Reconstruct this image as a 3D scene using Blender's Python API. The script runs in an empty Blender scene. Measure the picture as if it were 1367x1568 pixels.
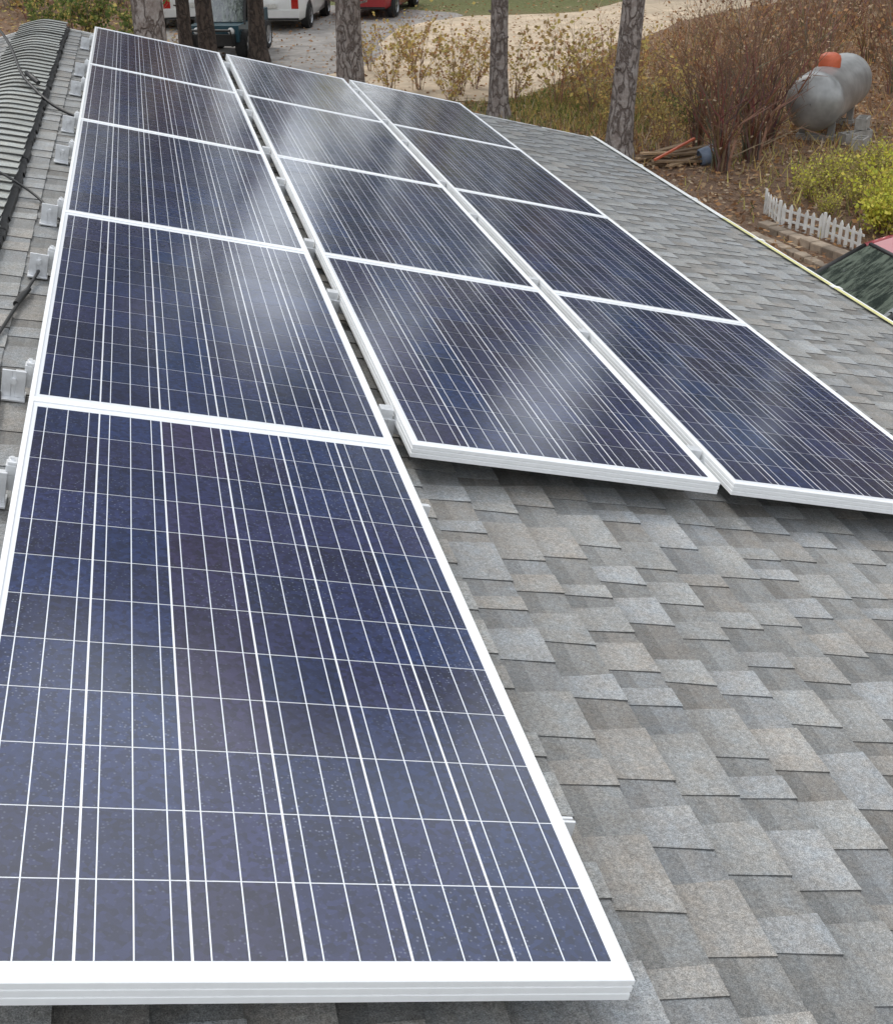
import bpy, math, random
import numpy as np
from mathutils import Matrix, Vector
random.seed(7); rng=np.random.default_rng(7)
scn=bpy.context.scene
COL=scn.collection
# ------------------------------------------------------------ frames
TH=math.atan(3/12); S,Cc=math.sin(TH),math.cos(TH); H=3.5
MROOF=Matrix(((Cc,0,S,0),(0,1,0,0),(-S,0,Cc,H),(0,0,0,1)))
ZR=-0.12           # shingle surface in the roof frame (glass = 0)
XRIDGE=-0.40
# ------------------------------------------------------------ mesh builder
class MB:
    def __init__(s): s.v=[];s.f=[];s.m=[];s.c=[];s.n=0
    def add(s,verts,faces,mat=0,col=(1,1,1)):
        o=s.n; s.v.extend([tuple(p) for p in verts]); s.n+=len(verts)
        for f in faces: s.f.append(tuple(i+o for i in f)); s.m.append(mat); s.c.append(col)
    def box(s,a,b,mat=0,col=(1,1,1),M=None):
        x0,y0,z0=a;x1,y1,z1=b
        P=[(x0,y0,z0),(x1,y0,z0),(x1,y1,z0),(x0,y1,z0),(x0,y0,z1),(x1,y0,z1),(x1,y1,z1),(x0,y1,z1)]
        if M is not None: P=[tuple(M@Vector(p)) for p in P]
        s.add(P,[(3,2,1,0),(4,5,6,7),(0,1,5,4),(1,2,6,5),(2,3,7,6),(3,0,4,7)],mat,col)
    def quads(s,arr,mat=0,cols=None):
        n=len(arr);o=s.n
        s.v.extend(map(tuple,arr.reshape(-1,3).tolist()));s.n+=4*n
        for i in range(n):
            s.f.append((o+4*i,o+4*i+1,o+4*i+2,o+4*i+3));s.m.append(mat)
            s.c.append(tuple(cols[i]) if cols is not None else (1,1,1))
    def tube(s,pts,rad,sides=6,mat=0,col=(1,1,1),cap=True,M=None):
        pts=[Vector(p) for p in pts];n=len(pts);V=[]
        up=Vector((0.13,0.2,1))
        for i,p in enumerate(pts):
            d=(pts[min(i+1,n-1)]-pts[max(i-1,0)]).normalized()
            a=d.cross(up)
            if a.length<1e-3:a=d.cross(Vector((1,0,0)))
            a.normalize();b=d.cross(a)
            for k in range(sides):
                t=2*math.pi*k/sides
                q=p+(a*math.cos(t)+b*math.sin(t))*rad[i]
                V.append(tuple(M@q) if M is not None else tuple(q))
        F=[(i*sides+k,i*sides+(k+1)%sides,(i+1)*sides+(k+1)%sides,(i+1)*sides+k) for i in range(n-1) for k in range(sides)]
        if cap: F+= [tuple(range(sides)),tuple(reversed(range((n-1)*sides,n*sides)))]
        s.add(V,F,mat,col)
    def lathe(s,prof,M,sides=24,mats=None,col=(1,1,1)):
        V=[]
        for a,r in prof:
            for k in range(sides):
                t=2*math.pi*k/sides;V.append(tuple(M@Vector((a,r*math.cos(t),r*math.sin(t)))))
        for i in range(len(prof)-1):
            s.add(V[i*sides:(i+2)*sides],[(k,(k+1)%sides,sides+(k+1)%sides,sides+k) for k in range(sides)],mats[i] if mats else 0,col)
    def obj(s,name,mats,smooth=False,parent=None,M=None,bevel=0,weld=False):
        me=bpy.data.meshes.new(name);me.from_pydata(s.v,[],s.f)
        for m in mats: me.materials.append(m)
        me.polygons.foreach_set('material_index',s.m)
        if smooth: me.polygons.foreach_set('use_smooth',[True]*len(s.f))
        at=me.color_attributes.new('Col','FLOAT_COLOR','CORNER')
        lens=np.array([len(f) for f in s.f]);c=np.ones((len(s.f),4));c[:,:3]=np.array(s.c)
        at.data.foreach_set('color',np.repeat(c,lens,axis=0).ravel())
        me.update()
        o=bpy.data.objects.new(name,me);COL.objects.link(o)
        if weld or smooth:
            w=o.modifiers.new('w','WELD');w.merge_threshold=0.0004
        if bevel:
            b=o.modifiers.new('b','BEVEL');b.width=bevel;b.segments=2;b.limit_method='ANGLE'
        if parent: o.parent=parent
        if M is not None: o.matrix_world=M
        return o
def empty(name,M=None):
    e=bpy.data.objects.new(name,None);COL.objects.link(e)
    if M is not None:e.matrix_world=M
    return e
# ------------------------------------------------------------ materials
def newmat(name):
    m=bpy.data.materials.new(name);m.use_nodes=True
    nt=m.node_tree;b=nt.nodes['Principled BSDF'];return m,nt,b
def N(nt,t,**k):
    n=nt.nodes.new(t)
    for a,v in k.items():
        if a in n.inputs: n.inputs[a].default_value=v
        else: setattr(n,a,v)
    return n
def L(nt,a,b): nt.links.new(a,b)
def mixc(nt,fac,a,b,mode='MIX'):
    n=nt.nodes.new('ShaderNodeMix');n.data_type='RGBA';n.blend_type=mode
    for s,v in ((n.inputs[0],fac),(n.inputs[6],a),(n.inputs[7],b)):
        if isinstance(v,(int,float)): s.default_value=v
        elif isinstance(v,(tuple,list)): s.default_value=(*v[:3],1)
        else: L(nt,v,s)
    return n.outputs[2]
def mrange(nt,v,a,b,c=0,d=1):
    n=nt.nodes.new('ShaderNodeMapRange');n.clamp=True
    L(nt,v,n.inputs[0])
    for i,x in enumerate((a,b,c,d)): n.inputs[i+1].default_value=x
    return n.outputs[0]
def noise(nt,scale,detail=4,rough=.6,coord='Object',vec=None,stretch=None):
    tc=nt.nodes.new('ShaderNodeTexCoord');n=nt.nodes.new('ShaderNodeTexNoise')
    n.inputs['Scale'].default_value=scale;n.inputs['Detail'].default_value=detail;n.inputs['Roughness'].default_value=rough
    src=vec if vec is not None else tc.outputs[coord]
    if stretch:
        mp=nt.nodes.new('ShaderNodeMapping');mp.inputs['Scale'].default_value=stretch;L(nt,src,mp.inputs[0]);src=mp.outputs[0]
    L(nt,src,n.inputs['Vector']);return n.outputs['Fac']
def bump(nt,b,h,strength,dist=.01,inp='Normal'):
    n=nt.nodes.new('ShaderNodeBump');n.inputs['Strength'].default_value=strength;n.inputs['Distance'].default_value=dist
    L(nt,h,n.inputs['Height']);L(nt,n.outputs[0],b.inputs[inp])
def simple(name,c,rough=.6,metal=0,var=.25,scale=8,bs=.2,bd=.003,attr=False,spec=.5,coat=0,stretch=None):
    m,nt,b=newmat(name)
    f=noise(nt,scale,3,.65,stretch=stretch)
    lo=tuple(x*(1-var) for x in c);hi=tuple(min(1,x*(1+var)) for x in c)
    col=mixc(nt,mrange(nt,f,.3,.7),lo,hi)
    if attr:
        a=nt.nodes.new('ShaderNodeAttribute');a.attribute_name='Col';col=mixc(nt,1.0,col,a.outputs['Color'],'MULTIPLY')
    L(nt,col,b.inputs['Base Color']);b.inputs['Roughness'].default_value=rough;b.inputs['Metallic'].default_value=metal
    b.inputs['Specular IOR Level'].default_value=spec;b.inputs['Coat Weight'].default_value=coat
    if bs: bump(nt,b,noise(nt,scale*4,3,.6,stretch=stretch),bs,bd)
    return m
def m_leaf(name):
    m=bpy.data.materials.new(name);m.use_nodes=True;nt=m.node_tree
    nt.nodes.remove(nt.nodes['Principled BSDF'])
    a=nt.nodes.new('ShaderNodeAttribute');a.attribute_name='Col'
    d=N(nt,'ShaderNodeBsdfDiffuse');L(nt,a.outputs['Color'],d.inputs['Color'])
    t=N(nt,'ShaderNodeBsdfTranslucent');L(nt,a.outputs['Color'],t.inputs['Color'])
    mx=N(nt,'ShaderNodeMixShader');mx.inputs[0].default_value=.3
    L(nt,d.outputs[0],mx.inputs[1]);L(nt,t.outputs[0],mx.inputs[2]);L(nt,mx.outputs[0],nt.nodes['Material Output'].inputs['Surface'])
    return m
def m_shingle():
    m,nt,b=newmat('asphalt_shingle')
    a=nt.nodes.new('ShaderNodeAttribute');a.attribute_name='Col'
    g=mrange(nt,noise(nt,420,2,.8),.30,.70,.42,1.6)
    g2=mrange(nt,noise(nt,110,3,.75),.3,.7,.66,1.34)
    mid=mrange(nt,noise(nt,4,4,.65),.3,.7,.82,1.14)
    mu=N(nt,'ShaderNodeMath',operation='MULTIPLY');L(nt,g,mu.inputs[0]);L(nt,g2,mu.inputs[1])
    mu2=N(nt,'ShaderNodeMath',operation='MULTIPLY');L(nt,mu.outputs[0],mu2.inputs[0]);L(nt,mid,mu2.inputs[1])
    col=mixc(nt,1.0,a.outputs['Color'],mu2.outputs[0],'MULTIPLY')
    h=noise(nt,16,4,.75)
    tint=mixc(nt,mrange(nt,h,.35,.65),(1.06,1.0,.93),(.97,1.0,1.02))
    col=mixc(nt,1.0,col,tint,'MULTIPLY')
    L(nt,col,b.inputs['Base Color']);b.inputs['Roughness'].default_value=.6
    b.inputs['Specular IOR Level'].default_value=.5
    bump(nt,b,noise(nt,350,3,.8),.6,.002)
    return m
def m_lam(name,kind):
    m,nt,b=newmat(name)
    tc=nt.nodes.new('ShaderNodeTexCoord')
    if kind=='cell':
        a=nt.nodes.new('ShaderNodeAttribute');a.attribute_name='Col'
        vo=N(nt,'ShaderNodeTexVoronoi');vo.inputs['Scale'].default_value=95
        L(nt,tc.outputs['Object'],vo.inputs['Vector'])
        bw=N(nt,'ShaderNodeSeparateColor');L(nt,vo.outputs['Color'],bw.inputs[0])
        k=mrange(nt,bw.outputs[0],0,1,.6,1.45)
        col=mixc(nt,1.0,a.outputs['Color'],k,'MULTIPLY')
        oi=N(nt,'ShaderNodeObjectInfo')
        col=mixc(nt,1.0,col,mixc(nt,oi.outputs['Random'],(.85,1.0,1.0),(1.2,1.0,.98)),'MULTIPLY')
        vo2=N(nt,'ShaderNodeTexVoronoi');vo2.inputs['Scale'].default_value=135;vo2.inputs['Randomness'].default_value=1;L(nt,tc.outputs['Object'],vo2.inputs['Vector'])
        spot=mrange(nt,vo2.outputs['Distance'],.12,.34,1,0)
        sc=N(nt,'ShaderNodeSeparateColor');L(nt,vo2.outputs['Color'],sc.inputs[0])
        sel=mrange(nt,sc.outputs[1],.40,.55)
        pm=mrange(nt,noise(nt,2.0,3,.6),.42,.60,.10,.85)
        mm=N(nt,'ShaderNodeMath',operation='MULTIPLY');L(nt,spot,mm.inputs[0]);L(nt,pm,mm.inputs[1])
        m2=N(nt,'ShaderNodeMath',operation='MULTIPLY');L(nt,mm.outputs[0],m2.inputs[0]);L(nt,sel,m2.inputs[1])
        col=mixc(nt,m2.outputs[0],col,(.16,.18,.25))
        L(nt,col,b.inputs['Base Color']);b.inputs['Roughness'].default_value=.5;b.inputs['Specular IOR Level'].default_value=.25
    elif kind=='bus':
        b.inputs['Base Color'].default_value=(.72,.75,.80,1);b.inputs['Roughness'].default_value=.5
    else:
        b.inputs['Base Color'].default_value=(.78,.80,.83,1);b.inputs['Roughness'].default_value=.6
    b.inputs['Coat Weight'].default_value=1;b.inputs['Coat IOR'].default_value=1.58
    r=mrange(nt,noise(nt,3,3,.6),.35,.65,.12,.17);L(nt,r,b.inputs['Coat Roughness'])
    bump(nt,b,noise(nt,160,1,.5),.05,.001,'Coat Normal')
    return m
M_SH=m_shingle()
M_CELL,M_BUS,M_BACK=m_lam('silicon_cell','cell'),m_lam('busbar','bus'),m_lam('white_backsheet','back')
M_FR=simple('anodised_frame',(.84,.85,.85),.42,.1,.03,30,.05,.0005)
M_ALU=simple('mill_aluminium',(.74,.75,.76),.38,.45,.10,40,.1,.001)
M_BLACK=simple('black_plastic',(.018,.018,.018),.5,0,.3,20)
M_WHITE=simple('white_paint',(.80,.80,.77),.5,0,.07,6)
M_DIRTW=simple('weathered_white',(.62,.61,.57),.7,0,.2,14)
def m_bark(name,c1,c2,c3,sc=9):
    m,nt,b=newmat(name)
    tc=nt.nodes.new('ShaderNodeTexCoord');mp=nt.nodes.new('ShaderNodeMapping');mp.inputs['Scale'].default_value=(1,1,.45);L(nt,tc.outputs['Object'],mp.inputs[0])
    nz=nt.nodes.new('ShaderNodeTexNoise');nz.inputs['Scale'].default_value=5;nz.inputs['Detail'].default_value=4;L(nt,mp.outputs[0],nz.inputs['Vector'])
    mv=mixc(nt,.35,mp.outputs[0],nz.outputs['Color'])
    vo=N(nt,'ShaderNodeTexVoronoi',feature='DISTANCE_TO_EDGE');vo.inputs['Scale'].default_value=sc;L(nt,mv,vo.inputs['Vector'])
    e=mrange(nt,vo.outputs['Distance'],0,.14)
    f=mrange(nt,noise(nt,8,5,.75),.35,.65)
    col=mixc(nt,e,c3,mixc(nt,f,c1,c2));L(nt,col,b.inputs['Base Color']);b.inputs['Roughness'].default_value=.9
    ad=N(nt,'ShaderNodeMath',operation='ADD');L(nt,e,ad.inputs[0]);L(nt,noise(nt,30,4,.7),ad.inputs[1])
    bump(nt,b,ad.outputs[0],.9,.03);return m
M_BARK=m_bark('pine_bark',(.24,.195,.17),(.44,.40,.37),(.13,.10,.085))
M_BARKD=m_bark('dark_bark',(.075,.055,.045),(.12,.09,.07),(.04,.03,.025))
M_TWIG=simple('twig_bark',(.27,.195,.145),.85,0,.35,5,bs=0,attr=True)
M_LEAF=m_leaf('dry_leaf')
M_NEEDLE=m_leaf('pine_needles')
M_CONC=simple('concrete',(.33,.31,.28),.9,0,.25,12,.5,.01)
M_WOOD=simple('weathered_wood',(.24,.17,.11),.8,0,.3,6,.4,.01,attr=True,stretch=(1,8,8))
M_TANK=simple('tank_paint',(.34,.34,.33),.38,.4,.3,2.2,.1,.002)
M_REDP=simple('red_plastic',(.55,.12,.05),.45,0,.15,8)
M_TYRE=simple('tyre_rubber',(.02,.02,.02),.85,0,.3,20)
M_RIM=simple('wheel_rim',(.4,.41,.42),.35,.7,.1,10)
M_VWHITE=simple('white_car_paint',(.74,.74,.72),.3,0,.05,3,bs=0,coat=.7)
M_VRED=simple('red_car_paint',(.33,.015,.02),.3,0,.1,3,bs=0,coat=.8)
M_TEAL=simple('teal_body_plastic',(.025,.075,.10),.35,0,.15,3,bs=0,coat=.4)
M_LAMP=simple('tail_lamp',(.42,.02,.015),.2,0,.1,10,bs=0,coat=1)
M_SIDING=simple('lap_siding',(.45,.42,.36),.7,0,.08,3)
M_FENCE=simple('fence_paint',(.72,.71,.67),.6,0,.18,7)
M_YEL=simple('yellow_strap',(.66,.63,.28),.6,0,.12,12)
def m_glass():
    m,nt,b=newmat('car_glass')
    c=mixc(nt,mrange(nt,noise(nt,5,4,.7,stretch=(1,3,1)),.42,.62),(.035,.045,.04),(.17,.20,.16))  # light reflection streaks and a hint of interior painted into the base colour
    L(nt,c,b.inputs['Base Color']);b.inputs['Roughness'].default_value=.08
    b.inputs['Coat Weight'].default_value=1;b.inputs['Coat IOR'].default_value=1.8;b.inputs['Specular IOR Level'].default_value=1.0
    bump(nt,b,noise(nt,3,3,.6),.15,.05,'Coat Normal');return m
M_GLASS=m_glass()
# ------------------------------------------------------------ world + sun
w=bpy.data.worlds.new('World');scn.world=w;w.use_nodes=True;nt=w.node_tree
bg=nt.nodes['Background'];sky=N(nt,'ShaderNodeTexSky');sky.sky_type='NISHITA';sky.sun_disc=False
sd=Vector((-.35,.72,.95)).normalized()
sky.sun_elevation=math.asin(sd.z);sky.sun_rotation=math.atan2(sd.x,sd.y);sky.dust_density=2
tc=N(nt,'ShaderNodeTexCoord');nz=N(nt,'ShaderNodeTexNoise');nz.inputs['Scale'].default_value=2.6;nz.inputs['Detail'].default_value=3;nz.inputs['Roughness'].default_value=.55
mp=N(nt,'ShaderNodeMapping');mp.inputs['Scale'].default_value=(1,1,2.2);L(nt,tc.outputs['Generated'],mp.inputs[0]);L(nt,mp.outputs[0],nz.inputs['Vector'])
cl=mrange(nt,nz.outputs['Fac'],.38,.60)
col=mixc(nt,mrange(nt,cl,0,1,.50,.95),sky.outputs[0],(11.2,11.6,12.1));L(nt,col,bg.inputs['Color']);bg.inputs['Strength'].default_value=.15
sl=bpy.data.lights.new('sun','SUN');sl.energy=1.5;sl.angle=math.radians(18);sl.color=(1,.96,.9)
so=bpy.data.objects.new('sun',sl);COL.objects.link(so);so.rotation_euler=sd.to_track_quat('Z','Y').to_euler()
# ------------------------------------------------------------ camera (solved pose)
Rr=[(.9502,-.2173,.2234),(.1045,-.4532,-.8853),(.2936,.8645,-.4079)]
r=Vector(Rr[0]);d=Vector(Rr[1]);fw=Vector(Rr[2]);r.normalize();fw=(fw-fw.dot(r)*r).normalized();d=fw.cross(r)
ML=Matrix(((r.x,-d.x,-fw.x,.0922),(r.y,-d.y,-fw.y,-1.2639),(r.z,-d.z,-fw.z,1.3326),(0,0,0,1)))
cd=bpy.data.cameras.new('camera');cd.sensor_fit='VERTICAL';cd.sensor_height=36;cd.lens=1944.56/1568*36;cd.clip_end=600;cd.clip_start=.05
co=bpy.data.objects.new('camera',cd);COL.objects.link(co);co.matrix_world=MROOF@ML;scn.camera=co
scn.view_settings.view_transform='Standard';scn.view_settings.look='None';scn.view_settings.exposure=0
# ------------------------------------------------------------ solar panels
PW,PL,PITCH=.992,1.976,1.979
def panel_mesh():
    b=MB()
    prof=[(.012,-.005),(.012,0),(.0012,0),(0,-.0012),(0,-.010),(.002,-.011),(.002,-.0135),(0,-.0145),(0,-.024),(.002,-.025),(.002,-.0275),(0,-.0285),(0,-.040),(.03,-.040)]
    V=[];F=[]
    for i,z in prof: V+=[(i,i,z),(PW-i,i,z),(PW-i,PL-i,z),(i,PL-i,z)]
    for k in range(len(prof)-1):
        for j in range(4): F.append((4*k+j,4*(k+1)+j,4*(k+1)+(j+1)%4,4*k+(j+1)%4))
    b.add(V,F,0)
    b.add([(.011,.011,-.004),(PW-.011,.011,-.004),(PW-.011,PL-.011,-.004),(.011,PL-.011,-.004)],[(0,1,2,3)],1)
    b.add([(.011,.011,-.010),(PW-.011,.011,-.010),(PW-.011,PL-.011,-.010),(.011,PL-.011,-.010)],[(3,2,1,0)],0)
    mx=(PW-6*.158)/2;my=(PL-12*.158)/2
    for i in range(6):
        cb=random.random()  # column tint bias: bluish bands of reflected sky painted into the cell colour
        for j in range(12):
            x0=mx+i*.158+.0021;y0=my+j*.158+.0014;x1=x0+.158-.0042;y1=y0+.158-.0028
            k=random.uniform(.75,1.25);h=.5*cb+.5*random.random()
            c=((.0085+.010*h)*k,(.023-.006*h)*k,(.076-.028*h)*k)
            b.add([(x0,y0,-.0034),(x1,y0,-.0034),(x1,y1,-.0034),(x0,y1,-.0034)],[(0,1,2,3)],2,c)
        for q in (1/6,.5,5/6):
            xc=mx+(i+q)*.158
            b.add([(xc-.0011,my-.006,-.0029),(xc+.0011,my-.006,-.0029),(xc+.0011,PL-my+.006,-.0029),(xc-.0011,PL-my+.006,-.0029)],[(0,1,2,3)],3)
    b.box((.42,PL-.25,-.035),(.57,PL-.13,-.0105),4)
    return b
pm=[panel_mesh() for v in range(4)]
meshes=[]
gx=[0,1.0483,2.0943];gy=[0,.009,.020];k=0
for c in range(3):
    for j in range(5):
        if c>0 and j==0: continue
        M=MROOF@Matrix.Translation((gx[c],gy[c]+j*PITCH,0))
        if len(meshes)<4:
            o=pm[len(meshes)].obj('solar_panel',[M_FR,M_BACK,M_CELL,M_BUS,M_BLACK],M=M);meshes.append(o.data)
        else:
            o=bpy.data.objects.new('solar_panel',meshes[(k*3)%4]);COL.objects.link(o);o.matrix_world=M
        k+=1
# ------------------------------------------------------------ mounting rails
ys=[.37,1.60,2.26,3.43,4.16,5.34,6.12,7.30,8.07,9.38]
for i,y in enumerate(ys):
    b=MB();x1=1.014 if i<2 else 3.10
    b.box((-.05,y-.016,-.080),(x1-.012,y+.016,-.0415),0)
    b.box((-.026,y-.018,-.0405),(-.002,y+.018,-.014),0);b.box((-.022,y-.016,-.0135),(-.0015,y+.016,-.006),0)
    b.tube([(-.013,y,-.006),(-.013,y,.001)],[.005,.005],6,0)
    if i<2:
        b.box((.9935,y-.010,-.0405),(1.016,y-.004,-.003),0);b.box((.9935,y+.004,-.0405),(1.016,y+.010,-.006),0);b.box((.9935,y-.0035,-.0405),(1.004,y+.0035,-.012),0)
    if i>=2:
        for g in (1.02,2.067):
            b.box((g-.02,y-.020,-.0405),(g+.02,y+.020,-.001),0)
    for xx in [-.052]+([] if i<2 else [1.02,2.07]):
        b.box((xx-.035,y-.050,ZR+.006),(xx+.035,y+.02,ZR+.012),0)
        b.box((xx-.032,y-.028,ZR+.012),(xx-.006,y-.020,-.030),0);b.box((xx+.006,y-.028,ZR+.012),(xx+.032,y-.020,-.030),0)
        b.box((xx-.006,y-.0265,ZR+.012),(xx+.006,y-.021,-.030),0)
        b.tube([(xx,y-.040,-.058),(xx,y-.02,-.058)],[.008,.008],6,0)
    b.obj('mounting_rail',[M_ALU,M_ALU],M=MROOF,bevel=.001)
# ------------------------------------------------------------ house
house=empty('house')
Y0,Y1=-4.0,10.36;XE=4.55;LS=XE-XRIDGE
def shingles():
    b=MB();ex=.133;n=int(LS/ex)+1
    def colr(k):
        w=random.random()
        if w<.5: base=(.258,.261,.256)
        elif w<.72: base=(.252,.244,.230)
        else: base=(.266,.274,.278)
        return tuple(x*k for x in base)
    for i in range(n):
        xb=LS-i*ex;xt=max(xb-ex-.012,0)
        if xb<0.02: break
        y=Y0-random.random()*.2
        while y<Y1:
            wv=random.choice([.07,.09,.11,.13,.16,.20])*random.uniform(.9,1.1);g=random.choice([.05,.07,.09,.11,.14])*random.uniform(.85,1.15)
            ya,yb,yc=max(y,Y0),min(y+g,Y1),min(y+g+wv,Y1)
            z0=-.004;z1=.003+random.uniform(0,.0006)
            kd=random.uniform(.68,.84)
            if yb>ya:
                cc=colr(kd);xm=xt+ex*.5
                zm=z0+(z1-z0)*.5;e1,e2=max(ya-.021,Y0),min(yb+.021,Y1)   # the base layer runs on beneath the teeth
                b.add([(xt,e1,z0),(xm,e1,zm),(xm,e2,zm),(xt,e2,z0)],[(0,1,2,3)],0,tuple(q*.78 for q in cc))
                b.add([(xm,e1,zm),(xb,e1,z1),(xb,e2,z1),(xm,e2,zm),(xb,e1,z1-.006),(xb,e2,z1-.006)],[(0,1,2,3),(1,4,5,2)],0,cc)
            if yc>yb:
                sl=random.uniform(.0,.018);s2=random.uniform(-.018,.0);t=.0038;xo=xb+random.uniform(.0005,.0035)
                if wv<.1: sl*=.5;s2*=.5
                ya2=yb+sl;yc2=yc+s2
                kk=random.uniform(.92,1.10);cc=colr(kk)
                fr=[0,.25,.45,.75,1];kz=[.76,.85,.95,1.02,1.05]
                top=[];cu_=random.uniform(0,.0006)
                for f_ in fr:
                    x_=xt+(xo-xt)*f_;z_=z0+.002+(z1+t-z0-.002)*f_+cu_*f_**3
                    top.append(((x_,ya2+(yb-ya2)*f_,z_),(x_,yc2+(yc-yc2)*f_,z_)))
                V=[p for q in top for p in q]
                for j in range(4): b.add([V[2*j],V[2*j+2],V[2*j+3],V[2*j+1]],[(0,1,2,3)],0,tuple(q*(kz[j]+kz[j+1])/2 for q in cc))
                lo=[(p[0],p[1],z0-.004+(z1-z0)*f_*.7) for (p,_),f_ in zip(top,fr)];lo2=[(q[0],q[1],z0-.004+(z1-z0)*f_*.7) for (_,q),f_ in zip(top,fr)]
                for j in range(4):
                    b.add([top[j][0],lo[j],lo[j+1],top[j+1][0]],[(0,1,2,3)],0,tuple(q*.4 for q in cc))  # tooth sides and butt edge: their shade is put into the face colour
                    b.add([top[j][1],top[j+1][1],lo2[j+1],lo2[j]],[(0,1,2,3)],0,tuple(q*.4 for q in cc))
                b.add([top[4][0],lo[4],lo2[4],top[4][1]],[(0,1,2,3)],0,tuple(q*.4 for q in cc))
            y=yc if yc>yb else yb
            if y<=ya: y=ya+.1
    b.box((0,Y0,-.03),(LS-.01,Y1,-.0095),1)
    return b
sh=shingles()
TR=MROOF@Matrix.Translation((XRIDGE,0,ZR))
so1=sh.obj('roof_shingles',[M_SH,M_BLACK],parent=house,M=TR)
so2=bpy.data.objects.new('roof_shingles_back',so1.data);COL.objects.link(so2);so2.parent=house
rp=TR@Vector((0,0,0));RX,RZ=rp.x,rp.z
so2.matrix_world=Matrix.Translation((2*RX,Y0+Y1,0))@Matrix.Rotation(math.pi,4,'Z')@TR
# ridge caps (world frame)
b=MB();y=Y1-.16
def capz(s,l): return -math.sqrt(s*s+.06**2)*math.tan(TH)*1.0+l
ss=np.linspace(-.185,.185,13)
while y>Y0:
    k=random.uniform(.88,1.12);c=(.31*k,.325*k,.31*k);if_=random.uniform(-.006,.006)
    hn,hf=.063+random.uniform(0,.003),.055
    V=[];n=len(ss);ph=random.uniform(0,6)
    for yy,hh in ((y,hn),(y+.11,hf+.002),(y+.175,hf-.002)):
        for s_ in ss: V.append((RX+s_+if_,yy+.007*math.sin(s_*18+ph),RZ+capz(s_,hh)))
    for s_ in ss: V.append((RX+s_+if_,y+.002+.007*math.sin(s_*18+ph),RZ+capz(s_,hn-.009)))
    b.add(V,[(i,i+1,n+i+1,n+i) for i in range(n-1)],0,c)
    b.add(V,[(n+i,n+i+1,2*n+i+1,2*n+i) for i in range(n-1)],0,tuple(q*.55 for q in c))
    b.add(V,[(3*n+i,3*n+i+1,i+1,i) for i in range(n-1)],0,(.09,.09,.085))  # near edge coloured dark, a painted shadow line between caps
    y-=.142
b.obj('ridge_caps',[M_SH],parent=house)
b=MB()
for sg in (-1,1):
    yy=Y0
    while yy<Y1-.02:
        o=.012*random.random();st=.10
        a0,a1=.10,.190+o
        P=[]
        for s_,z_ in ((a0,.045),(a1,.020),(a1,-.004)):
            for q in (yy,min(yy+st,Y1-.01)): P.append((RX+sg*s_,q,RZ-abs(s_)*math.tan(TH)+z_+.004*random.random()))
        b.add(P,[(0,1,3,2),(2,3,5,4)],0);yy+=st
b.obj('ridge_vent',[M_BLACK],parent=house)
b=MB()
b.box((XE-.035,Y0-.02,ZR+.0125),(XE+.012,Y1+.015,ZR+.016),0)
b.box((XE+.012,Y0-.02,ZR-.06),(XE+.016,Y1+.015,ZR+.016),0)
b.box((XE-.02,Y0,ZR-.19),(XE+.008,Y1,ZR-.03),0)
for yy in (1.2,3.1,5.6,6.7,7.9,9.1):
    b.box((XE-.05,yy,ZR+.0165),(XE+.02,yy+.05,ZR+.022),0)
b.obj('drip_edge',[M_WHITE],parent=house,M=MROOF)
b=MB();b.box((XE-.045,2.0,ZR+.017),(XE-.016,7.3,ZR+.020),0);b.obj('strap',[M_YEL],parent=house,M=MROOF)
b=MB()
b.box((XRIDGE,Y1,ZR-.16),(XE+.01,Y1+.02,ZR+.004),0);b.box((XRIDGE,Y0-.02,ZR-.16),(XE+.01,Y0,ZR+.004),0)
b.obj('rake_trim',[M_WHITE],parent=house,M=MROOF)
b2=b.obj('rake_trim_back',[M_WHITE],parent=house);b2.matrix_world=Matrix.Translation((2*RX,Y0+Y1,0))@Matrix.Rotation(math.pi,4,'Z')@MROOF
b=MB();hw=4.35;zt=RZ-hw*math.tan(TH)-.05
b.add([(RX-hw,Y0+.35,0),(RX+hw,Y0+.35,0),(RX+hw,Y0+.35,zt),(RX,Y0+.35,RZ-.05),(RX-hw,Y0+.35,zt),
       (RX-hw,Y1-.35,0),(RX+hw,Y1-.35,0),(RX+hw,Y1-.35,zt),(RX,Y1-.35,RZ-.05),(RX-hw,Y1-.35,zt)],
      [(0,1,2,3,4),(9,8,7,6,5),(1,6,7,2),(5,0,4,9)],0)
for z in np.arange(.15,2.1,.18):
    b.box((RX+hw,Y0+.35,z),(RX+hw+.012,Y1-.35,z+.03),0)
b.obj('walls',[M_SIDING],parent=house)
for nm,(yc) in (('window_1',1.5),('window_2',7.0)):
    b=MB();X=RX+hw
    b.box((X+.0125,yc-.6,.95),(X+.03,yc+.6,2.0),0);b.box((X+.0305,yc-.52,1.03),(X+.034,yc+.52,1.92),1);b.box((X+.0345,yc-.52,1.46),(X+.045,yc+.52,1.50),0)
    b.obj(nm,[M_WHITE,M_GLASS],parent=house)
b=MB();X=RX+hw;b.box((X+.0125,3.6,.0),(X+.04,4.6,2.05),0);b.box((X+.0405,3.7,.1),(X+.05,4.5,1.97),1);b.obj('door',[M_WHITE,M_SIDING],parent=house)
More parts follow.
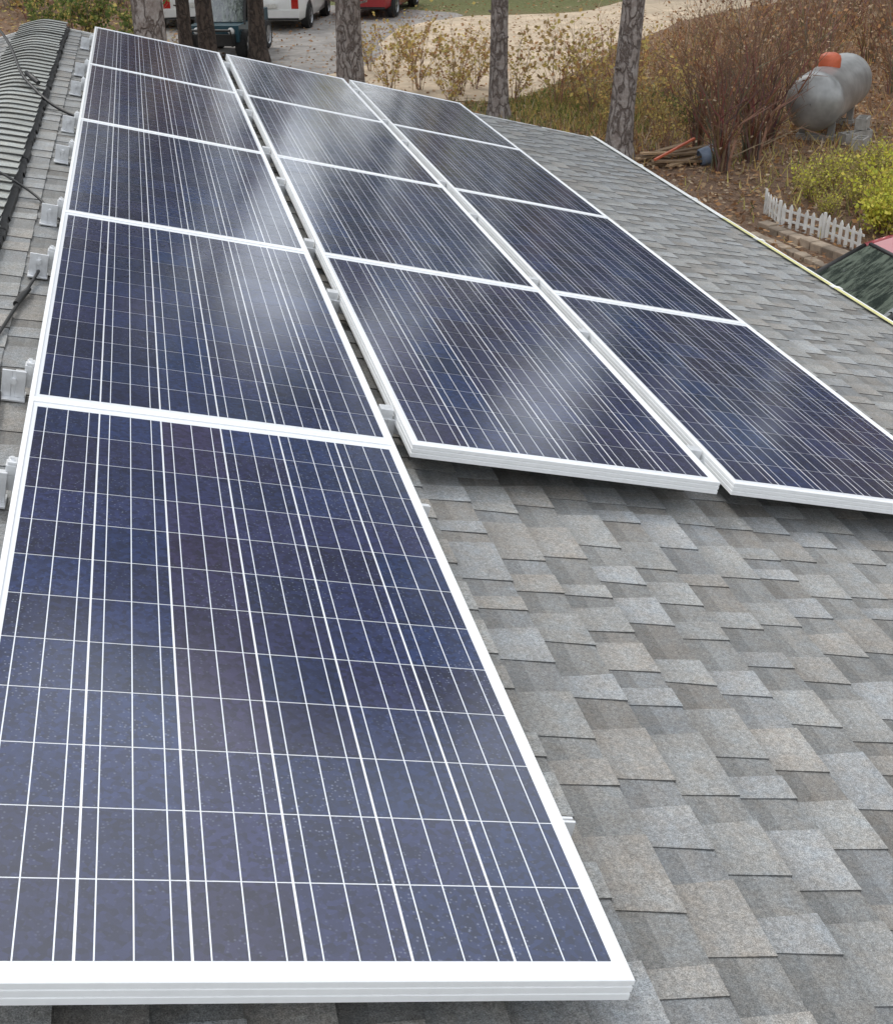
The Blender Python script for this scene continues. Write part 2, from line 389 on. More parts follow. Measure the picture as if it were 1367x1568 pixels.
# ------------------------------------------------------------ cables
def cable(pts,r=.004,name='electrical_cable'):
    cu=bpy.data.curves.new(name,'CURVE');cu.dimensions='3D';cu.bevel_depth=r;cu.bevel_resolution=2
    sp=cu.splines.new('NURBS');sp.points.add(len(pts)-1);sp.order_u=4;sp.use_endpoint_u=True
    for p,q in zip(sp.points,pts): p.co=(*q,1)
    cu.materials.append(M_BLACK)
    o=bpy.data.objects.new(name,cu);COL.objects.link(o);o.matrix_world=MROOF;return o
cable([(-.75,9.2,-.02),(-.6,8.5,.02),(-.45,7.7,-.0),(-.38,7.1,-.02),(-.28,6.8,-.04),(-.14,6.6,-.10),(-.02,6.5,-.10),(.15,6.3,-.10)],.009)
cable([(-.6,4.9,-.08),(-.45,4.75,-.03),(-.3,4.6,-.035),(-.17,4.55,-.08),(-.07,4.4,-.10),(-.035,4.15,-.09),(.1,4.0,-.10)],.006)
cable([(-.2,2.3,-.10),(-.14,2.6,-.105),(-.11,2.9,-.10),(-.08,3.14,-.105),(-.05,3.4,-.09),(-.02,3.7,-.09)],.006)
cable([(-.13,2.6,-.11),(-.095,2.35,-.10),(-.075,2.1,-.10),(-.09,1.9,-.10),(-.15,1.75,-.105),(-.25,1.7,-.09)],.006)
b=MB();b.tube([(-.10,3.02,-.10),(-.085,3.12,-.10),(-.07,3.2,-.10)],[.010,.013,.009],8,0);b.tube([(-.26,6.95,-.03),(-.3,7.0,-.015),(-.34,7.1,-.01)],[.014,.018,.014],8,0)
b.obj('cable_connector',[M_BLACK],M=MROOF,smooth=True)
# ------------------------------------------------------------ ground
def m_ground():
    m,nt,b=newmat('ground')
    g=N(nt,'ShaderNodeNewGeometry');P=g.outputs['Position']
    n1=noise(nt,.5,3,.65,vec=P);n2=noise(nt,7,5,.8,vec=P);n3=noise(nt,38,2,.7,vec=P)
    leaf=mixc(nt,mrange(nt,n2,.32,.68),(.13,.072,.045),(.40,.245,.15))
    leaf=mixc(nt,mrange(nt,n3,.45,.75,0,.7),leaf,(.52,.38,.26))
    grass=mixc(nt,mrange(nt,n2,.3,.7),(.14,.16,.05),(.28,.29,.11))
    grass=mixc(nt,mrange(nt,n3,.5,.75,0,.6),grass,(.45,.37,.20))
    def blob(c,r0,r1):
        vd=N(nt,'ShaderNodeVectorMath',operation='DISTANCE');L(nt,P,vd.inputs[0]);vd.inputs[1].default_value=c
        ad=N(nt,'ShaderNodeMath',operation='MULTIPLY_ADD');L(nt,n1,ad.inputs[0]);ad.inputs[1].default_value=5;L(nt,vd.outputs['Value'],ad.inputs[2])
        return mrange(nt,ad.outputs[0],r0+2.5,r1+2.5,1,0)
    def mx(a,b_):
        q=N(nt,'ShaderNodeMath',operation='MAXIMUM');L(nt,a,q.inputs[0]);L(nt,b_,q.inputs[1]);return q.outputs[0]
    msk=mx(blob((9.0,24.6,0),1.6,3.2),blob((12,50,0),9.5,12.0));msk=mx(msk,blob((12.5,15.6,0),1.0,2.2))
    msk=mx(msk,mrange(nt,n1,.58,.72,0,.25))
    col=mixc(nt,msk,leaf,grass)
    L(nt,col,b.inputs['Base Color']);b.inputs['Roughness'].default_value=.95
    ad=N(nt,'ShaderNodeMath',operation='ADD');L(nt,n2,ad.inputs[0]);L(nt,n3,ad.inputs[1]);bump(nt,b,ad.outputs[0],1,.08)
    return m
b=MB();b.add([(-300,-300,0),(300,-300,0),(300,300,0),(-300,300,0)],[(0,1,2,3)]);b.obj('ground',[m_ground()])
M_GRAV=simple('gravel',(.50,.40,.285),.95,0,.24,1.3,.8,.03)
M_ASPH=simple('worn_asphalt',(.27,.25,.23),.9,0,.28,2.0,.6,.015)
def sheet(name,pts,z,mat):
    b=MB();b.add([(x,y,z) for x,y in pts],[tuple(range(len(pts)))]);return b.obj(name,[mat])
def smoothpoly(p,n=6):
    out=[];m=len(p)
    for i in range(m):
        a,b_,c,d_=[np.array(p[(i+k-1)%m],float) for k in range(4)]
        for t in np.linspace(0,1,n,endpoint=False):
            q=.5*((2*b_)+(-a+c)*t+(2*a-5*b_+4*c-d_)*t*t+(-a+3*b_-3*c+d_)*t**3);out.append((q[0]+random.uniform(-.12,.12),q[1]+random.uniform(-.12,.12)))
    return out
sheet('parking_area',smoothpoly([(1.6,31),(2.4,29),(5,29.5),(7.6,33),(8.5,37),(9.8,40.2),(6,44),(1.2,46),(.6,38)]),.004,M_ASPH)
LOW=[(3.6,26.2),(5.8,25.6),(7.6,25.2),(9.6,27.6),(12.4,31.6),(18,38.0),(30,45)]
sheet('gravel_drive',smoothpoly(LOW+[(32,51),(18,43.0),(13.5,39.2),(10,39.2),(7.4,37.0),(5.6,31.0),(3.6,28.5)]),.008,M_GRAV)
# ------------------------------------------------------------ leaf quads
def leafquads(cent,size,flat=0.0,asp=.55):
    n=len(cent);a=rng.normal(size=(n,3));
    if flat: a[:,2]*=(1-flat)
    a/=np.linalg.norm(a,axis=1)[:,None]
    b_=rng.normal(size=(n,3));
    if flat: b_[:,2]*=(1-flat)
    b_-= (a*b_).sum(1)[:,None]*a; b_/=np.linalg.norm(b_,axis=1)[:,None]
    s=(size*rng.uniform(.6,1.3,n))[:,None]
    return np.stack([cent-a*s*.5,cent+b_*s*asp*.5,cent+a*s*.5,cent-b_*s*asp*.5],axis=1)
def pal(n,cols):
    c=np.array(cols)[rng.integers(0,len(cols),n)];return np.clip(c*rng.uniform(.7,1.3,(n,1)),0,.85)
BROWN=[(.42,.25,.14),(.32,.18,.10),(.50,.35,.21),(.22,.13,.08),(.48,.27,.13),(.56,.44,.31)]
YEL=[(.62,.50,.17),(.52,.44,.18),(.62,.44,.16),(.44,.31,.15)]
YGRN=[(.66,.66,.10),(.74,.70,.13),(.50,.54,.10),(.76,.64,.14)]
OLIV=[(.46,.42,.14),(.60,.52,.18),(.34,.33,.11),(.54,.43,.2)]
GRN=[(.15,.20,.06),(.20,.26,.08),(.10,.15,.05),(.3,.33,.11)]
PINE=[(.040,.065,.03),(.05,.085,.035),(.03,.05,.025),(.075,.09,.04)]
def offdrive(x,y):
    return y<np.interp(x,[q[0] for q in LOW],[q[1]-.2 for q in LOW])
n=62000;P=np.zeros((n,3));P[:,0]=rng.uniform(4.6,26,n);P[:,1]=4+rng.beta(1.6,1.6,n)*34;P[:,2]=rng.uniform(.01,.06,n)
P=P[offdrive(P[:,0],P[:,1])]
b=MB();b.quads(leafquads(P,.095,.8),0,pal(len(P),BROWN))
n=4500;P=np.zeros((n,3));P[:,0]=rng.uniform(1,16,n);P[:,1]=rng.uniform(25,43,n);P[:,2]=.02;b.quads(leafquads(P,.09,.8),0,pal(len(P),BROWN))
n=7000;P=np.zeros((n,3));P[:,0]=rng.uniform(-8,1.2,n);P[:,1]=rng.uniform(18,54,n);P[:,2]=.03;b.quads(leafquads(P,.15,.8),0,pal(len(P),BROWN+YEL[:2]))
b.obj('fallen_leaves',[M_LEAF])
def blades(cx,cy,r,n,h,cols):
    x=rng.normal(cx,r,n);y=rng.normal(cy,r,n);k=offdrive(x,y)|(y>40);x=x[k];y=y[k];n=len(x)
    a=rng.uniform(0,6.28,n);l=rng.uniform(.3,1,n)*h;dx,dy=np.cos(a),np.sin(a);lean=rng.normal(0,.4,(n,2))*l[:,None]
    Q=np.zeros((n,4,3));Q[:,0]=np.stack([x-dx*.012,y-dy*.012,x*0],1);Q[:,1]=np.stack([x+dx*.012,y+dy*.012,x*0],1)
    Q[:,2]=np.stack([x+lean[:,0]+dx*.003,y+lean[:,1]+dy*.003,l],1);Q[:,3]=np.stack([x+lean[:,0]-dx*.003,y+lean[:,1]-dy*.003,l],1)
    return Q,pal(n,cols)
b=MB()
for a in ((8.8,24.0,1.2,5000,.15,GRN+YEL),(8.4,22.0,1.0,2000,.2,GRN+YEL+BROWN),(12.5,15.6,1.2,3000,.2,GRN+BROWN),(10.5,21,1.8,1500,.22,YEL+BROWN),(14,26,3,2500,.3,BROWN+YEL[:1]),(12,16.0,1.3,2500,.3,OLIV),(16,33,3,3000,.35,BROWN+YEL[:1])):
    q,c=blades(*a);b.quads(q,0,c)
b.obj('grass',[M_LEAF])
# ------------------------------------------------------------ shrubs
def shrub(name,h,spread,stems,leafn,cols,leafsize=.06,twigcol=(1,1,1),sub=4,thick=1):
    b=MB();tips=[]
    for s_ in range(stems):
        a=random.uniform(0,6.28);r0=random.uniform(0,.18)*spread;out=random.uniform(.15,1)*spread;hh=h*random.uniform(.55,1)
        pts=[];x,y=r0*math.cos(a),r0*math.sin(a);n=6
        for i in range(n):
            t=i/(n-1);rr=r0+(out-r0)*(t**1.5)
            pts.append((rr*math.cos(a)+random.gauss(0,.03)*h*t,rr*math.sin(a)+random.gauss(0,.03)*h*t,hh*t))
        r=random.uniform(.006,.015)*(h/2)**.5*thick
        b.tube(pts,[r*(1-.8*i/(n-1)) for i in range(n)],3,0,tuple(q*random.uniform(.6,1.3) for q in twigcol),False)
        for k in range(sub):
            i=random.randint(1,n-2);p=np.array(pts[i]);dirn=np.array([math.cos(a+random.uniform(-1.3,1.3)),math.sin(a+random.uniform(-1.3,1.3)),random.uniform(.5,1.8)])
            dirn/=np.linalg.norm(dirn);l=h*random.uniform(.15,.4);q=[tuple(p+dirn*l*t+np.random.normal(0,.02,3)*t) for t in (0,.5,1)]
            b.tube(q,[r*.5,r*.3,r*.12],3,0,tuple(z*random.uniform(.6,1.3) for z in twigcol),False);tips.append((p,dirn*l))
            for kk in range(2):
                p2=p+dirn*l*random.uniform(.3,.9);d2=dirn+np.random.normal(0,.6,3);q=[tuple(p2),tuple(p2+d2*l*.4)]
                b.tube(q,[r*.25,r*.1],3,0,twigcol,False)
    if leafn:
        idx=rng.integers(0,len(tips),leafn);t=rng.uniform(.2,1.15,(leafn,1))
        base=np.array([q[0] for q in tips])[idx]+np.array([q[1] for q in tips])[idx]*t+rng.normal(0,.05,(leafn,3))
        base=base[base[:,2]>.02]
        b.quads(leafquads(base,leafsize,asp=.7),1,pal(len(base),cols))
    return b
np.random.seed(3)
protos={'brown':[shrub('s',2.1,1.0,22,260,BROWN,.08,(1.0,.86,.74)) for _ in range(3)],
 'bare':[shrub('s',2.0,.75,20,60,BROWN,.06,(.72,.56,.48),thick=1.9)],
 'yel':[shrub('s',1.5,.9,12,260,YEL+BROWN[4:5],.09,(1.1,.95,.8)) for _ in range(3)],
 'ygrn':[shrub('s',.85,.62,40,2200,YGRN,.06,(.9,.8,.6))],
 'oliv':[shrub('s',.8,.7,26,750,OLIV+YGRN[:2],.06,(1,.9,.7)) for _ in range(2)],
 'grn':[shrub('s',1.5,1.0,22,1100,GRN+YEL[:1],.10)]}
pd={}
def place(kind,name,x,y,sc=1,szz=1):
    lst=protos[kind];i=random.randrange(len(lst));key=(kind,i)
    if key not in pd:
        o=lst[i].obj(name,[M_TWIG,M_LEAF]);pd[key]=o.data
    else: o=bpy.data.objects.new(name,pd[key]);COL.objects.link(o)
    o.matrix_world=Matrix.Translation((x,y,-.02))@Matrix.Rotation(random.uniform(0,6.28),4,'Z')@Matrix.Diagonal((sc,sc,sc*szz,1))
for x,y,s_ in [(9.1,17.9,1.05),(9.9,18.5,1.1),(10.6,19.4,.95),(9.5,19.8,.85)]: place('bare','bare_shrub',x,y,s_)
for x,y,s_ in [(10.9,21.2,.75),(11.3,22.8,.9),(12.5,24.0,1.0),(13.8,24.0,1.2),(15.4,23.5,1.2),(13.4,26.5,1.1),(15,27.5,1.2),(17,27.5,1.3),(18.6,29,1.3),(16.2,31,1.1),(19.5,33,1.3),(21.5,32,1.3),(13.8,29.5,.8),(16.6,22,1.2),(22,35,1.3),(15.6,20.2,1.0),(15,18.2,.8),(18,24,1.4),(12,26.3,.8),(20,27,1.3),(10.8,24.6,.6),(14.6,21.6,.9),(17.4,20.5,1.1),(14.6,25.4,1.1),(16.4,25.2,1.2),(17.8,31.5,1.0),(16,29.2,1.0),(12.9,22.6,.8),(20.5,30,1.3),(-2.6,47,1),(-1,44,1)]:
    place('brown','brown_shrub',x,y,s_)
for x,y,s_ in [(5.3,26.6,.9),(6.0,26.9,1.0),(6.7,26.0,1.0),(7.2,26.6,.9),(7.6,24.9,.9),(8.3,24.2,1.1),(8.9,24.9,1.1),(8.6,23.0,1.0),(9.4,23.9,1.1),(9.9,24.8,.8),(8.6,21.4,.7),(9.4,21.8,.8),(10.2,22.6,.9),(6.2,24.6,.9),(10.6,25.8,.9),(9.0,19.8,.6),(6.4,29.5,.9),(5.4,29.8,.8),(-3,42,1.3),(-1.8,40,1.1),(0,43,1.2)]: place('yel','yellow_leaf_shrub',x,y,s_)
for x,y,s_ in [(10.0,21.4,.5),(-1.6,18,1.3),(-3,20,1.6),(-.6,26,1.2),(-1.2,38,1.2),(-3.2,44,1.5),(-2.2,36,1.0),(.2,36,.9),(.5,40,1.1),(-.4,46,1.2),(-4,47,1.5)]: place('grn','green_shrub',x,y,s_)
for x,y,s_ in [(9.75,14.0,.95),(10.4,14.6,1.05),(10.0,13.4,.8)]: place('ygrn','yellow_green_bush',x,y,s_)
for x,y,s_ in [(9.7,15.9,.7),(10.2,16.5,.75),(10.8,16.2,.85),(11.4,17.0,.8),(10.2,15.3,.7),(11.6,15.8,.9),(9.5,15.1,.45)]: place('oliv','low_olive_bush',x,y,s_)
# ------------------------------------------------------------ trees
def tree(h,dia,crown0,crownr,leafn,cols,lean=(0,0),ls=.4,nb=26):
    b=MB();n=16;pts=[];rad=[]
    for i in range(n):
        t=i/(n-1);z=h*t**1.4
        pts.append((lean[0]*z+.05*math.sin(z*.7)*min(1,z/3),lean[1]*z+.05*math.cos(z*.5)*min(1,z/3),z-.05))
        rad.append(dia/2*((1-.82*z/h)+.55*math.exp(-z/.25)))
    b.tube(pts,rad,20,0)
    for k in range(4):
        z=random.uniform(1.2,4);a=random.uniform(0,6.28);b.tube([(lean[0]*z+.8*dia/2*math.cos(a),.8*dia/2*math.sin(a),z),((dia/2+.15)*math.cos(a)+lean[0]*z,(dia/2+.15)*math.sin(a),z+.04)],[.03,.02],6,0)
    cents=[];
    for k in range(nb):
        z=crown0+(h-crown0)*(k+.5)/nb;a=k*2.4+random.uniform(-.4,.4);l=crownr*(1-.7*((z-crown0)/(h-crown0))**1.3)*random.uniform(.65,1.15)
        p0=np.array([lean[0]*z,lean[1]*z,z]);d_=np.array([math.cos(a),math.sin(a),random.uniform(-.05,.35)])
        q=[tuple(p0+d_*l*t+np.array([0,0,-.15*l*t*t])) for t in (0,.35,.7,1)]
        r=.07*l/crownr+.02;b.tube(q,[r,r*.7,r*.45,r*.15],5,0,(1,1,1),False)
        for s_ in range(6):
            t=random.uniform(.3,1.05);cents.append((p0+d_*l*t+np.random.normal(0,.25,3),.35+.35*random.random()))
    per=leafn//len(cents);C_=[]
    for c,r in cents: C_.append(c+rng.normal(0,r*.75,(per,3))*np.array([1,1,.55]))
    C_=np.concatenate(C_);b.quads(leafquads(C_,ls,.4,.35),1,pal(len(C_),cols));return b
def ptree(name,x,y,proto,mats,sc=1,rot=None):
    if isinstance(proto,MB): o=proto.obj(name,mats,smooth=False);me=o.data
    else: o=bpy.data.objects.new(name,proto);COL.objects.link(o);me=proto
    o.matrix_world=Matrix.Translation((x,y,0))@Matrix.Rotation(random.uniform(0,6.28) if rot is None else rot,4,'Z')@Matrix.Scale(sc,4)
    return me
MT=[M_BARK,M_NEEDLE]
mA=ptree('pine_tree',7.85,19.25,tree(14.6,.42,8.6,3.8,5200,PINE,(.045,0),.55),MT,rot=0)
mB=ptree('pine_tree',6.85,23.3,tree(16.0,.36,9.6,3.8,5200,PINE,(-.01,0),.55),MT,rot=0)
mC=ptree('pine_tree',4.42,26.2,tree(18.0,.56,10.6,4.2,6000,PINE,(-.012,0),.55),MT,rot=0)
ptree('pine_tree',.42,17.5,tree(15,.50,9,3.2,4500,PINE,(-.01,0),.5),MT,rot=0)
mD=ptree('dark_trunk_tree',3.0,32,tree(18,.42,11,3.2,4500,PINE,(0,0)),[M_BARKD,M_NEEDLE],rot=0)
for x,y,s_ in [(1.2,30,.8),(1.75,31,1.0)]: ptree('dark_trunk_tree',x,y,mD,None,s_)
for x,y,s_ in [(-5,22,1.0),(-8,30,1.1),(-3.5,34,1),(24,30,1.0),(27,24,1),(22,22,.9),(14,52,1.0),(20,50,1.1),(6,56,1.1),(28,46,1.1),(-2,52,1.1),(33,36,1.2),(17,-6,1),(-12,10,1.1),(26,8,1.1),(34,18,1.2)]:
    ptree('pine_tree',x,y,random.choice([mA,mB,mC]),None,s_)
b=MB();cs=[];cc=[]
for k in range(460):
    a=random.uniform(0,6.28);R_=random.uniform(60,86);hh=random.uniform(10.5,16.5);x,y=R_*math.cos(a),R_*math.sin(a)
    b.tube([(x,y,0),(x,y,hh*.9)],[.25,.06],5,0,(1,1,1),False)
    m_=56;z=rng.uniform(.04,1,m_)*hh;rr=3.6*(1.15-z/hh)
    P=np.stack([x+rng.normal(0,1,m_)*rr*.7,y+rng.normal(0,1,m_)*rr*.7,z],1);cs.append(P);cc.append(pal(m_,random.choice([PINE,PINE,BROWN,OLIV])))
cs=np.concatenate(cs);cc=np.concatenate(cc);b.quads(leafquads(cs,2.3,0,.75),1,cc);b.obj('distant_trees',MT)
# ------------------------------------------------------------ propane tank
e=empty('propane_tank')
p0=Vector((11.45,19.45,.72));p1=Vector((13.0,21.3,.72));ax=(p1-p0);Lt=ax.length;ax.normalize()
Mt=Matrix.Translation(p0)@ax.to_track_quat('X','Z').to_matrix().to_4x4();R_=.49
prof=[(-R_*.62*math.cos(t),R_*math.sin(t)) for t in np.linspace(0.02,math.pi/2,10)]+[(0.02,R_),(.03,R_+.004),(.06,R_+.004),(.07,R_)]+[(Lt-.07,R_),(Lt-.06,R_+.004),(Lt-.03,R_+.004),(Lt-.02,R_)]+[(Lt+R_*.55*math.sin(t),R_*math.cos(t)) for t in np.linspace(0,math.pi/2-.02,10)]
b=MB();b.lathe(prof,Mt,40);b.obj('tank',[M_TANK],smooth=True,parent=e)
b=MB();Md=Mt@Matrix.Translation((Lt*.36,0,R_-.04))@Matrix.Rotation(-math.pi/2,4,'Y')
b.lathe([(0,.19),(.14,.19),(.2,.17),(.24,.10),(.25,.01)],Md,24);b.obj('valve_dome',[M_REDP],smooth=True,parent=e)
b=MB()
for a in (.45,Lt-.4):
    for s_ in (-.25,.25):
        b.box((a-.04,s_-.06,-.62),(a+.04,s_+.06,-.38),0,M=Mt)
    b.box((a-.10,-.34,-.74),(a+.10,.34,-.62),1,M=Mt)
b.box((Lt*.3,-.05,R_-.01),(Lt*.3+.06,.05,R_+.05),0,M=Mt)
b.obj('feet',[M_TANK,M_CONC],parent=e,bevel=.01)
def cblock(x,y,z,rot):
    b=MB()
    for a,c in (((-.2,-.1,0),(.2,-.07,.19)),((-.2,.07,0),(.2,.1,.19)),((-.2,-.0699,0),(-.17,.0699,.19)),((-.015,-.0699,0),(.015,.0699,.19)),((.17,-.0699,0),(.2,.0699,.19))): b.box(a,c,0)
    b.obj('concrete_block',[M_CONC],M=Matrix.Translation((x,y,z))@Matrix.Rotation(rot,4,'Z'))
cblock(12.15,19.35,0,.3);cblock(12.55,19.6,0,1.3);cblock(12.5,19.6,.195,.9);cblock(12.1,18.9,0,.8)
# ------------------------------------------------------------ picket fence
def fence(pts):
    b=MB()
    for (x0,y0),(x1,y1) in zip(pts[:-1],pts[1:]):
        D=Vector((x1-x0,y1-y0,0));l=D.length;ang=math.atan2(D.y,D.x);M=Matrix.Translation((x0,y0,0))@Matrix.Rotation(ang,4,'Z')
        n=max(2,int(l/.125))
        for i in range(n):
            x=(i+.5)*l/n;h=.32+random.uniform(-.015,.015);w=.028;t=random.uniform(-.05,.05)
            Mp=M@Matrix.Translation((x,0,0))@Matrix.Rotation(t,4,'Y')
            P=[(-w,-.008,0),(w,-.008,0),(w,-.008,h-.05),(0,-.008,h),(-w,-.008,h-.05)];Q=[(a,.008,c) for a,_,c in P]
            b.add([tuple(Mp@Vector(q)) for q in P+Q],[(0,1,2,3,4),(9,8,7,6,5)]+[(k,k+5,(k+1)%5+5,(k+1)%5) for k in range(5)],0)
        for z in (.08,.21): b.box((0,.009,z),(l,.022,z+.03),0,M=M)
        b.box((-.02,-.02,-.02),(.02,.008,.35),0,M=M)
    b.obj('picket_fence',[M_FENCE])
fence([(8.72,15.4),(8.62,14.75),(8.9,14.0),(9.05,13.25)])
b=MB()
def stones(p,q,n,w,h):
    for i in range(n):
        t=(i+.5)/n;x=p[0]+(q[0]-p[0])*t;y=p[1]+(q[1]-p[1])*t;ang=math.atan2(q[1]-p[1],q[0]-p[0])+random.uniform(-.08,.08);l=math.dist(p,q)/n*.47
        k=random.uniform(.6,1.2);b.box((-l,-w,-.02),(l,w,h*random.uniform(.8,1.1)),0,(k,k*.92,k*.82),M=Matrix.Translation((x,y,0))@Matrix.Rotation(ang,4,'Z'))
stones((8.35,14.7),(8.75,12.7),9,.09,.10);stones((8.05,14.4),(8.3,12.7),8,.07,.06);stones((8.75,12.7),(9.6,12.9),4,.12,.13);stones((8.5,12.3),(9.4,12.4),4,.13,.08)
b.obj('stone_edging',[simple('edging_stone',(.33,.28,.23),.9,0,.3,6,.5,.01,attr=True)],bevel=.012)
b=MB()
for i in range(13):
    l=random.uniform(.7,1.6);x=random.uniform(8.5,9.2);y=random.uniform(18.5,19.3);z=.02+.035*(i%5);ang=random.uniform(.1,.7)
    M=Matrix.Translation((x,y,z))@Matrix.Rotation(ang,4,'Z')@Matrix.Rotation(random.uniform(-.12,.12),4,'Y');k=random.uniform(.7,2.2)
    b.box((-l/2,-.05,0),(l/2,.05,.03),0,(k,k*.95,k*.85),M=M)
b.box((-.5,-.02,0),(.5,.02,.03),1,M=Matrix.Translation((8.6,18.6,.25))@Matrix.Rotation(.5,4,'Z')@Matrix.Rotation(-.2,4,'Y'))
b.obj('lumber_pile',[M_WOOD,M_REDP])
b=MB();b.lathe([(0,.11),(.01,.14),(.26,.16),(.27,.15),(.02,.12)],Matrix.Translation((9.0,18.5,.12))@Matrix.Rotation(-.2,4,'Y'),20);b.obj('bucket',[simple('blue_grey_plastic',(.16,.2,.27),.4)],smooth=True)
# ------------------------------------------------------------ vehicles
def wheel(b,x,y,r,w,side,mt=2,mr=3):
    M=Matrix.Translation((x,y,r))@Matrix.Rotation(math.pi/2*side,4,'Z')
    b.lathe([(-w/2,r*.6),(-w/2,r*.93),(-w/2+.03,r),(w/2-.03,r),(w/2,r*.93),(w/2,r*.64),(w/2-.03,r*.60),(w/2-.05,r*.2),(w/2-.03,.01)],M,24,[mt,mt,mt,mt,mt,mr,mr,mr])
    for k in range(5):
        Mk=M@Matrix.Rotation(k*2*math.pi/5,4,'X');b.box((w/2-.045,-.03,.05),(w/2-.02,.03,r*.58),mr,M=Mk)
def car(name,paint,loc,heading,W=1.8,van=False):
    e=empty(name);b=MB();hw=W/2
    if van: ST=[(-2.4,.38,.90,.80),(-2.33,.28,1.0,.90),(-1.6,.22,1.02,.98),(0,.2,1.0,1.0),(1.3,.2,.98,1.0),(1.6,.22,.97,.98),(2.1,.25,.85,.94),(2.38,.3,.72,.8),(2.45,.36,.6,.7)];G=[(-2.28,1.0,1.0,.88,.0),(-2.05,1.0,1.70,.88,.72),(-1.2,1.02,1.78,.95,.78),(.4,1.0,1.78,.95,.78),(.75,.99,1.72,.94,.76),(1.75,.95,.96,.86,.8)]
    else: ST=[(-2.3,.4,.8,.78),(-2.22,.3,.93,.88),(-1.5,.22,.95,.98),(0,.2,.94,1.0),(1.0,.2,.92,1.0),(1.5,.22,.88,.97),(1.95,.25,.78,.9),(2.2,.3,.68,.78),(2.27,.36,.58,.68)];G=[(-1.85,.93,.95,.82,.0),(-1.15,.94,1.38,.88,.66),(-.5,.94,1.45,.92,.70),(.1,.93,1.43,.92,.70),(.35,.93,1.38,.92,.69),(1.1,.90,.92,.86,.8)]
    G=[(g[0],g[1],g[2],g[3],g[4] if g[4] else g[3]*.97) for g in G]
    rings=[]
    for x,zb,zt,k in ST:
        h=hw*k;half=[(h*.82,zb),(h*.97,zb+.08),(h,zb+(zt-zb)*.45),(h*.985,zt-.12),(h*.93,zt-.03),(h*.80,zt+.005),(0,zt+.03)]
        rings.append([(x,yy,zz) for yy,zz in half]+[(x,-yy,zz) for yy,zz in reversed(half[:-1])])
    n=len(rings[0]);V=[p for r_ in rings for p in r_];F=[(i*n+k,i*n+(k+1)%n,(i+1)*n+(k+1)%n,(i+1)*n+k) for i in range(len(rings)-1) for k in range(n)]
    F+=[tuple(reversed(range(n))),tuple(range((len(rings)-1)*n,len(rings)*n))];b.add(V,F,0)
    b.obj('body',[paint],smooth=True,parent=e)
    b=MB();g=[]
    for x,zb,zt,kb,kt in G: g.append([(x,hw*kb,zb),(x,hw*kt,zt-.04 if zt>zb+.1 else zt),(x,hw*kt*.86,zt),(x,-hw*kt*.86,zt),(x,-hw*kt,zt-.04 if zt>zb+.1 else zt),(x,-hw*kb,zb)])
    for i in range(len(g)-1):
        A_=g[i]+g[i+1]; end=(i==0 or i==len(g)-2)
        b.add(A_,[(0,6,7,1),(4,10,11,5)],0)
        b.add(A_,[(1,7,8,2),(2,8,9,3),(3,9,10,4)],0 if end else 1)
    b.obj('greenhouse',[M_GLASS,paint],smooth=False,parent=e)
    b=MB()
    for s_ in (1,5):
        for i in range(len(g)-1): b.tube([g[i][1 if s_==1 else 4],g[i+1][1 if s_==1 else 4]],[.03,.03],6,1 if i>=len(g)-2 else 0)
        for i in range(1,len(g)-1): b.tube([g[i][0 if s_==1 else 5],g[i][1 if s_==1 else 4]],[.028,.028],6,0)
    b.tube([g[-2][2],g[-2][3]],[.02,.02],6,1);b.tube([g[1][2],g[1][3]],[.03,.03],6,0)
    b.tube([(1.05,-.45,.945),(.75,.0,1.13)],[.012,.008],5,1);b.tube([(1.05,.2,.945),(.75,.6,1.12)],[.012,.008],5,1)
    for s_ in (1,-1):
        b.tube([(.72,s_*hw*.9,.96),(.70,s_*(hw+.07),1.0),(.69,s_*(hw+.13),1.01)],[.025,.07,.05],8,1)
    b.obj('pillars',[paint,M_BLACK],smooth=True,parent=e)
    b=MB()
    for x in (-1.45,1.4):
        for s_ in (1,-1):
            M=Matrix.Translation((x,s_*(hw*.985),.34))@Matrix.Rotation(math.pi/2*s_,4,'Z');b.lathe([(-.2,.41),(.014,.41),(.016,.01)],M,24,[4,4])
            wheel(b,x,s_*(hw-.085),.33,.22,s_)
    b.obj('wheels',[M_BLACK,M_BLACK,M_TYRE,M_RIM,M_BLACK],parent=e)
    b=MB();xr=ST[0][0]
    b.box((xr-.05,-hw*.86,.36),(xr+.02,hw*.86,.58),0);b.box((xr-.055,-hw*.84,.30),(xr+.02,hw*.84,.355),1)
    b.box((xr-.062,-.16,.62),(xr-.02,.16,.74),3)
    for s_ in (1,-1): b.box((xr-.01,min(s_*hw*.62,s_*hw*.84),.60),(xr+.09,max(s_*hw*.62,s_*hw*.84),.95 if van else .82),2)
    xf=ST[-1][0]
    b.box((xf-.04,-.5,.40),(xf+.012,.5,.55),1)
    for s_ in (1,-1): b.box((xf-.2,min(s_*hw*.55,s_*hw*.80),.58),(xf-.02,max(s_*hw*.55,s_*hw*.80),.70),3)
    b.obj('trim',[paint,M_BLACK,M_LAMP,M_DIRTW],parent=e,bevel=.012)
    e.matrix_world=Matrix.Translation((loc[0],loc[1],.01))@Matrix.Rotation(heading,4,'Z')
    return e
ha=math.pi/2-math.radians(18)
car('white_minivan',M_VWHITE,(4.65,39.9),ha,1.85,True)
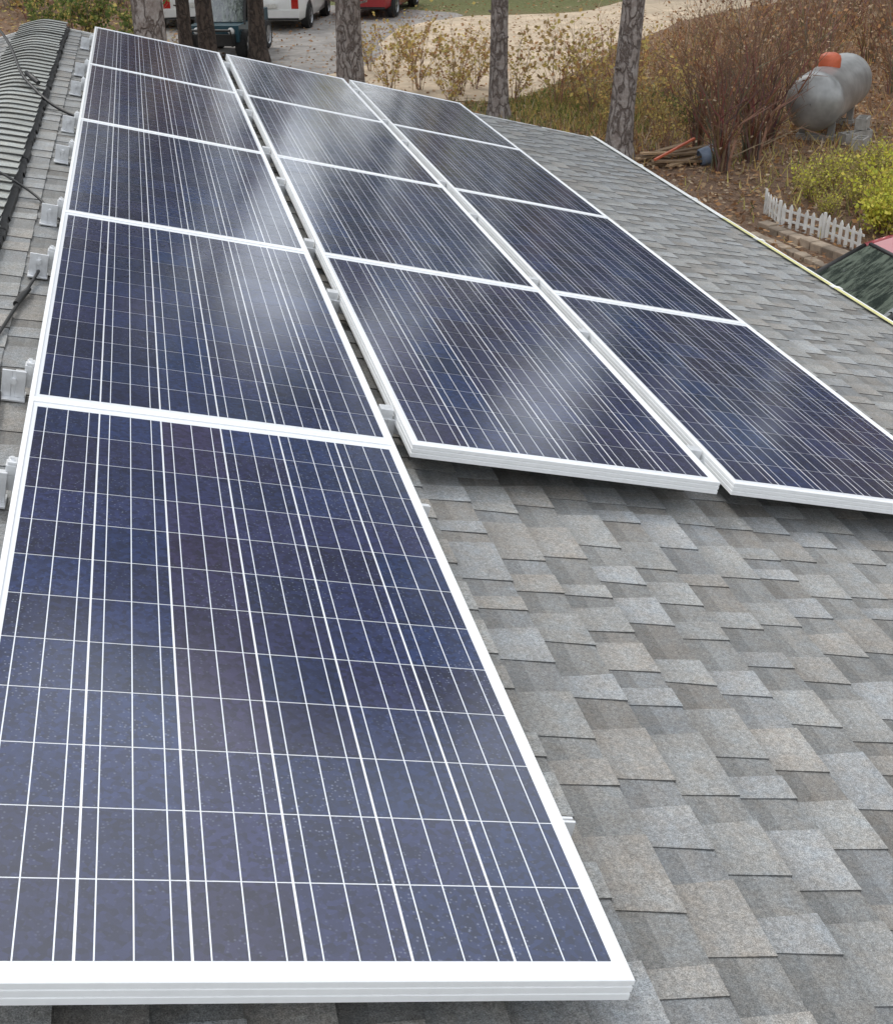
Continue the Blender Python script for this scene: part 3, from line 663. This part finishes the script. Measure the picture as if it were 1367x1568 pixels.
car('red_car',M_VRED,(7.7,41.6),ha-.1,1.8)
car('red_car',M_VRED,(7.12,8.75),math.pi+.02,1.75)
car('white_minivan',M_VWHITE,(1.6,41.2),ha+.35,1.85,True)
e=empty('utility_vehicle');b=MB()
b.box((-1.2,-.62,.42),(.35,.62,.62),0);b.box((.3,-.58,.42),(1.25,.58,.78),1);b.box((.9,-.5,.35),(1.38,.5,.6),0)
b.box((-1.3,-.6,.63),(-.45,.6,.9),1);b.box((-1.2,-.5,.905),(-.55,.5,.915),0)
b.box((-.4,-.5,.62),(.05,-.05,.78),0);b.box((-.4,.05,.62),(.05,.5,.78),0);b.box((-.5,-.5,.62),(-.38,.5,1.2),0)
b.obj('body',[M_BLACK,M_TEAL],parent=e,bevel=.05)
b=MB()
for s_ in (-.58,.58): b.tube([(.75,s_,.75),(.35,s_*.93,1.42),(-.5,s_*.93,1.45),(-.62,s_,.7)],[.03]*4,8,0)
for x,z in ((.35,1.42),(-.5,1.45)): b.tube([(x,-.54,z),(x,.54,z)],[.03,.03],8,0)
b.tube([(1.4,-.45,.35),(1.5,-.45,.7),(1.5,.45,.7),(1.4,.45,.35)],[.03]*4,8,0)
b.box((-.52,-.56,1.46),(.4,.56,1.49),0)
b.obj('roll_cage',[M_BLACK],parent=e)
b=MB();b.add([(.73,-.54,.8),(.73,.54,.8),(.38,.5,1.38),(.38,-.5,1.38)],[(0,1,2,3)],0);b.obj('windscreen',[M_GLASS],parent=e)
b=MB()
for x in (-.85,.9):
    for s_ in (1,-1): wheel(b,x,s_*.58,.33,.26,s_)
b.obj('wheels',[M_BLACK,M_BLACK,M_TYRE,M_RIM],parent=e)
b=MB()
for s_ in (-.4,.4): b.lathe([(0,.08),(.03,.07),(.04,.01)],Matrix.Translation((1.26,s_,.66)),16)
b.obj('headlamps',[M_WHITE],parent=e,smooth=True)
e.matrix_world=Matrix.Translation((2.45,33.6,.01))@Matrix.Rotation(-math.pi/2-.35,4,'Z')@Matrix.Scale(1.08,4)
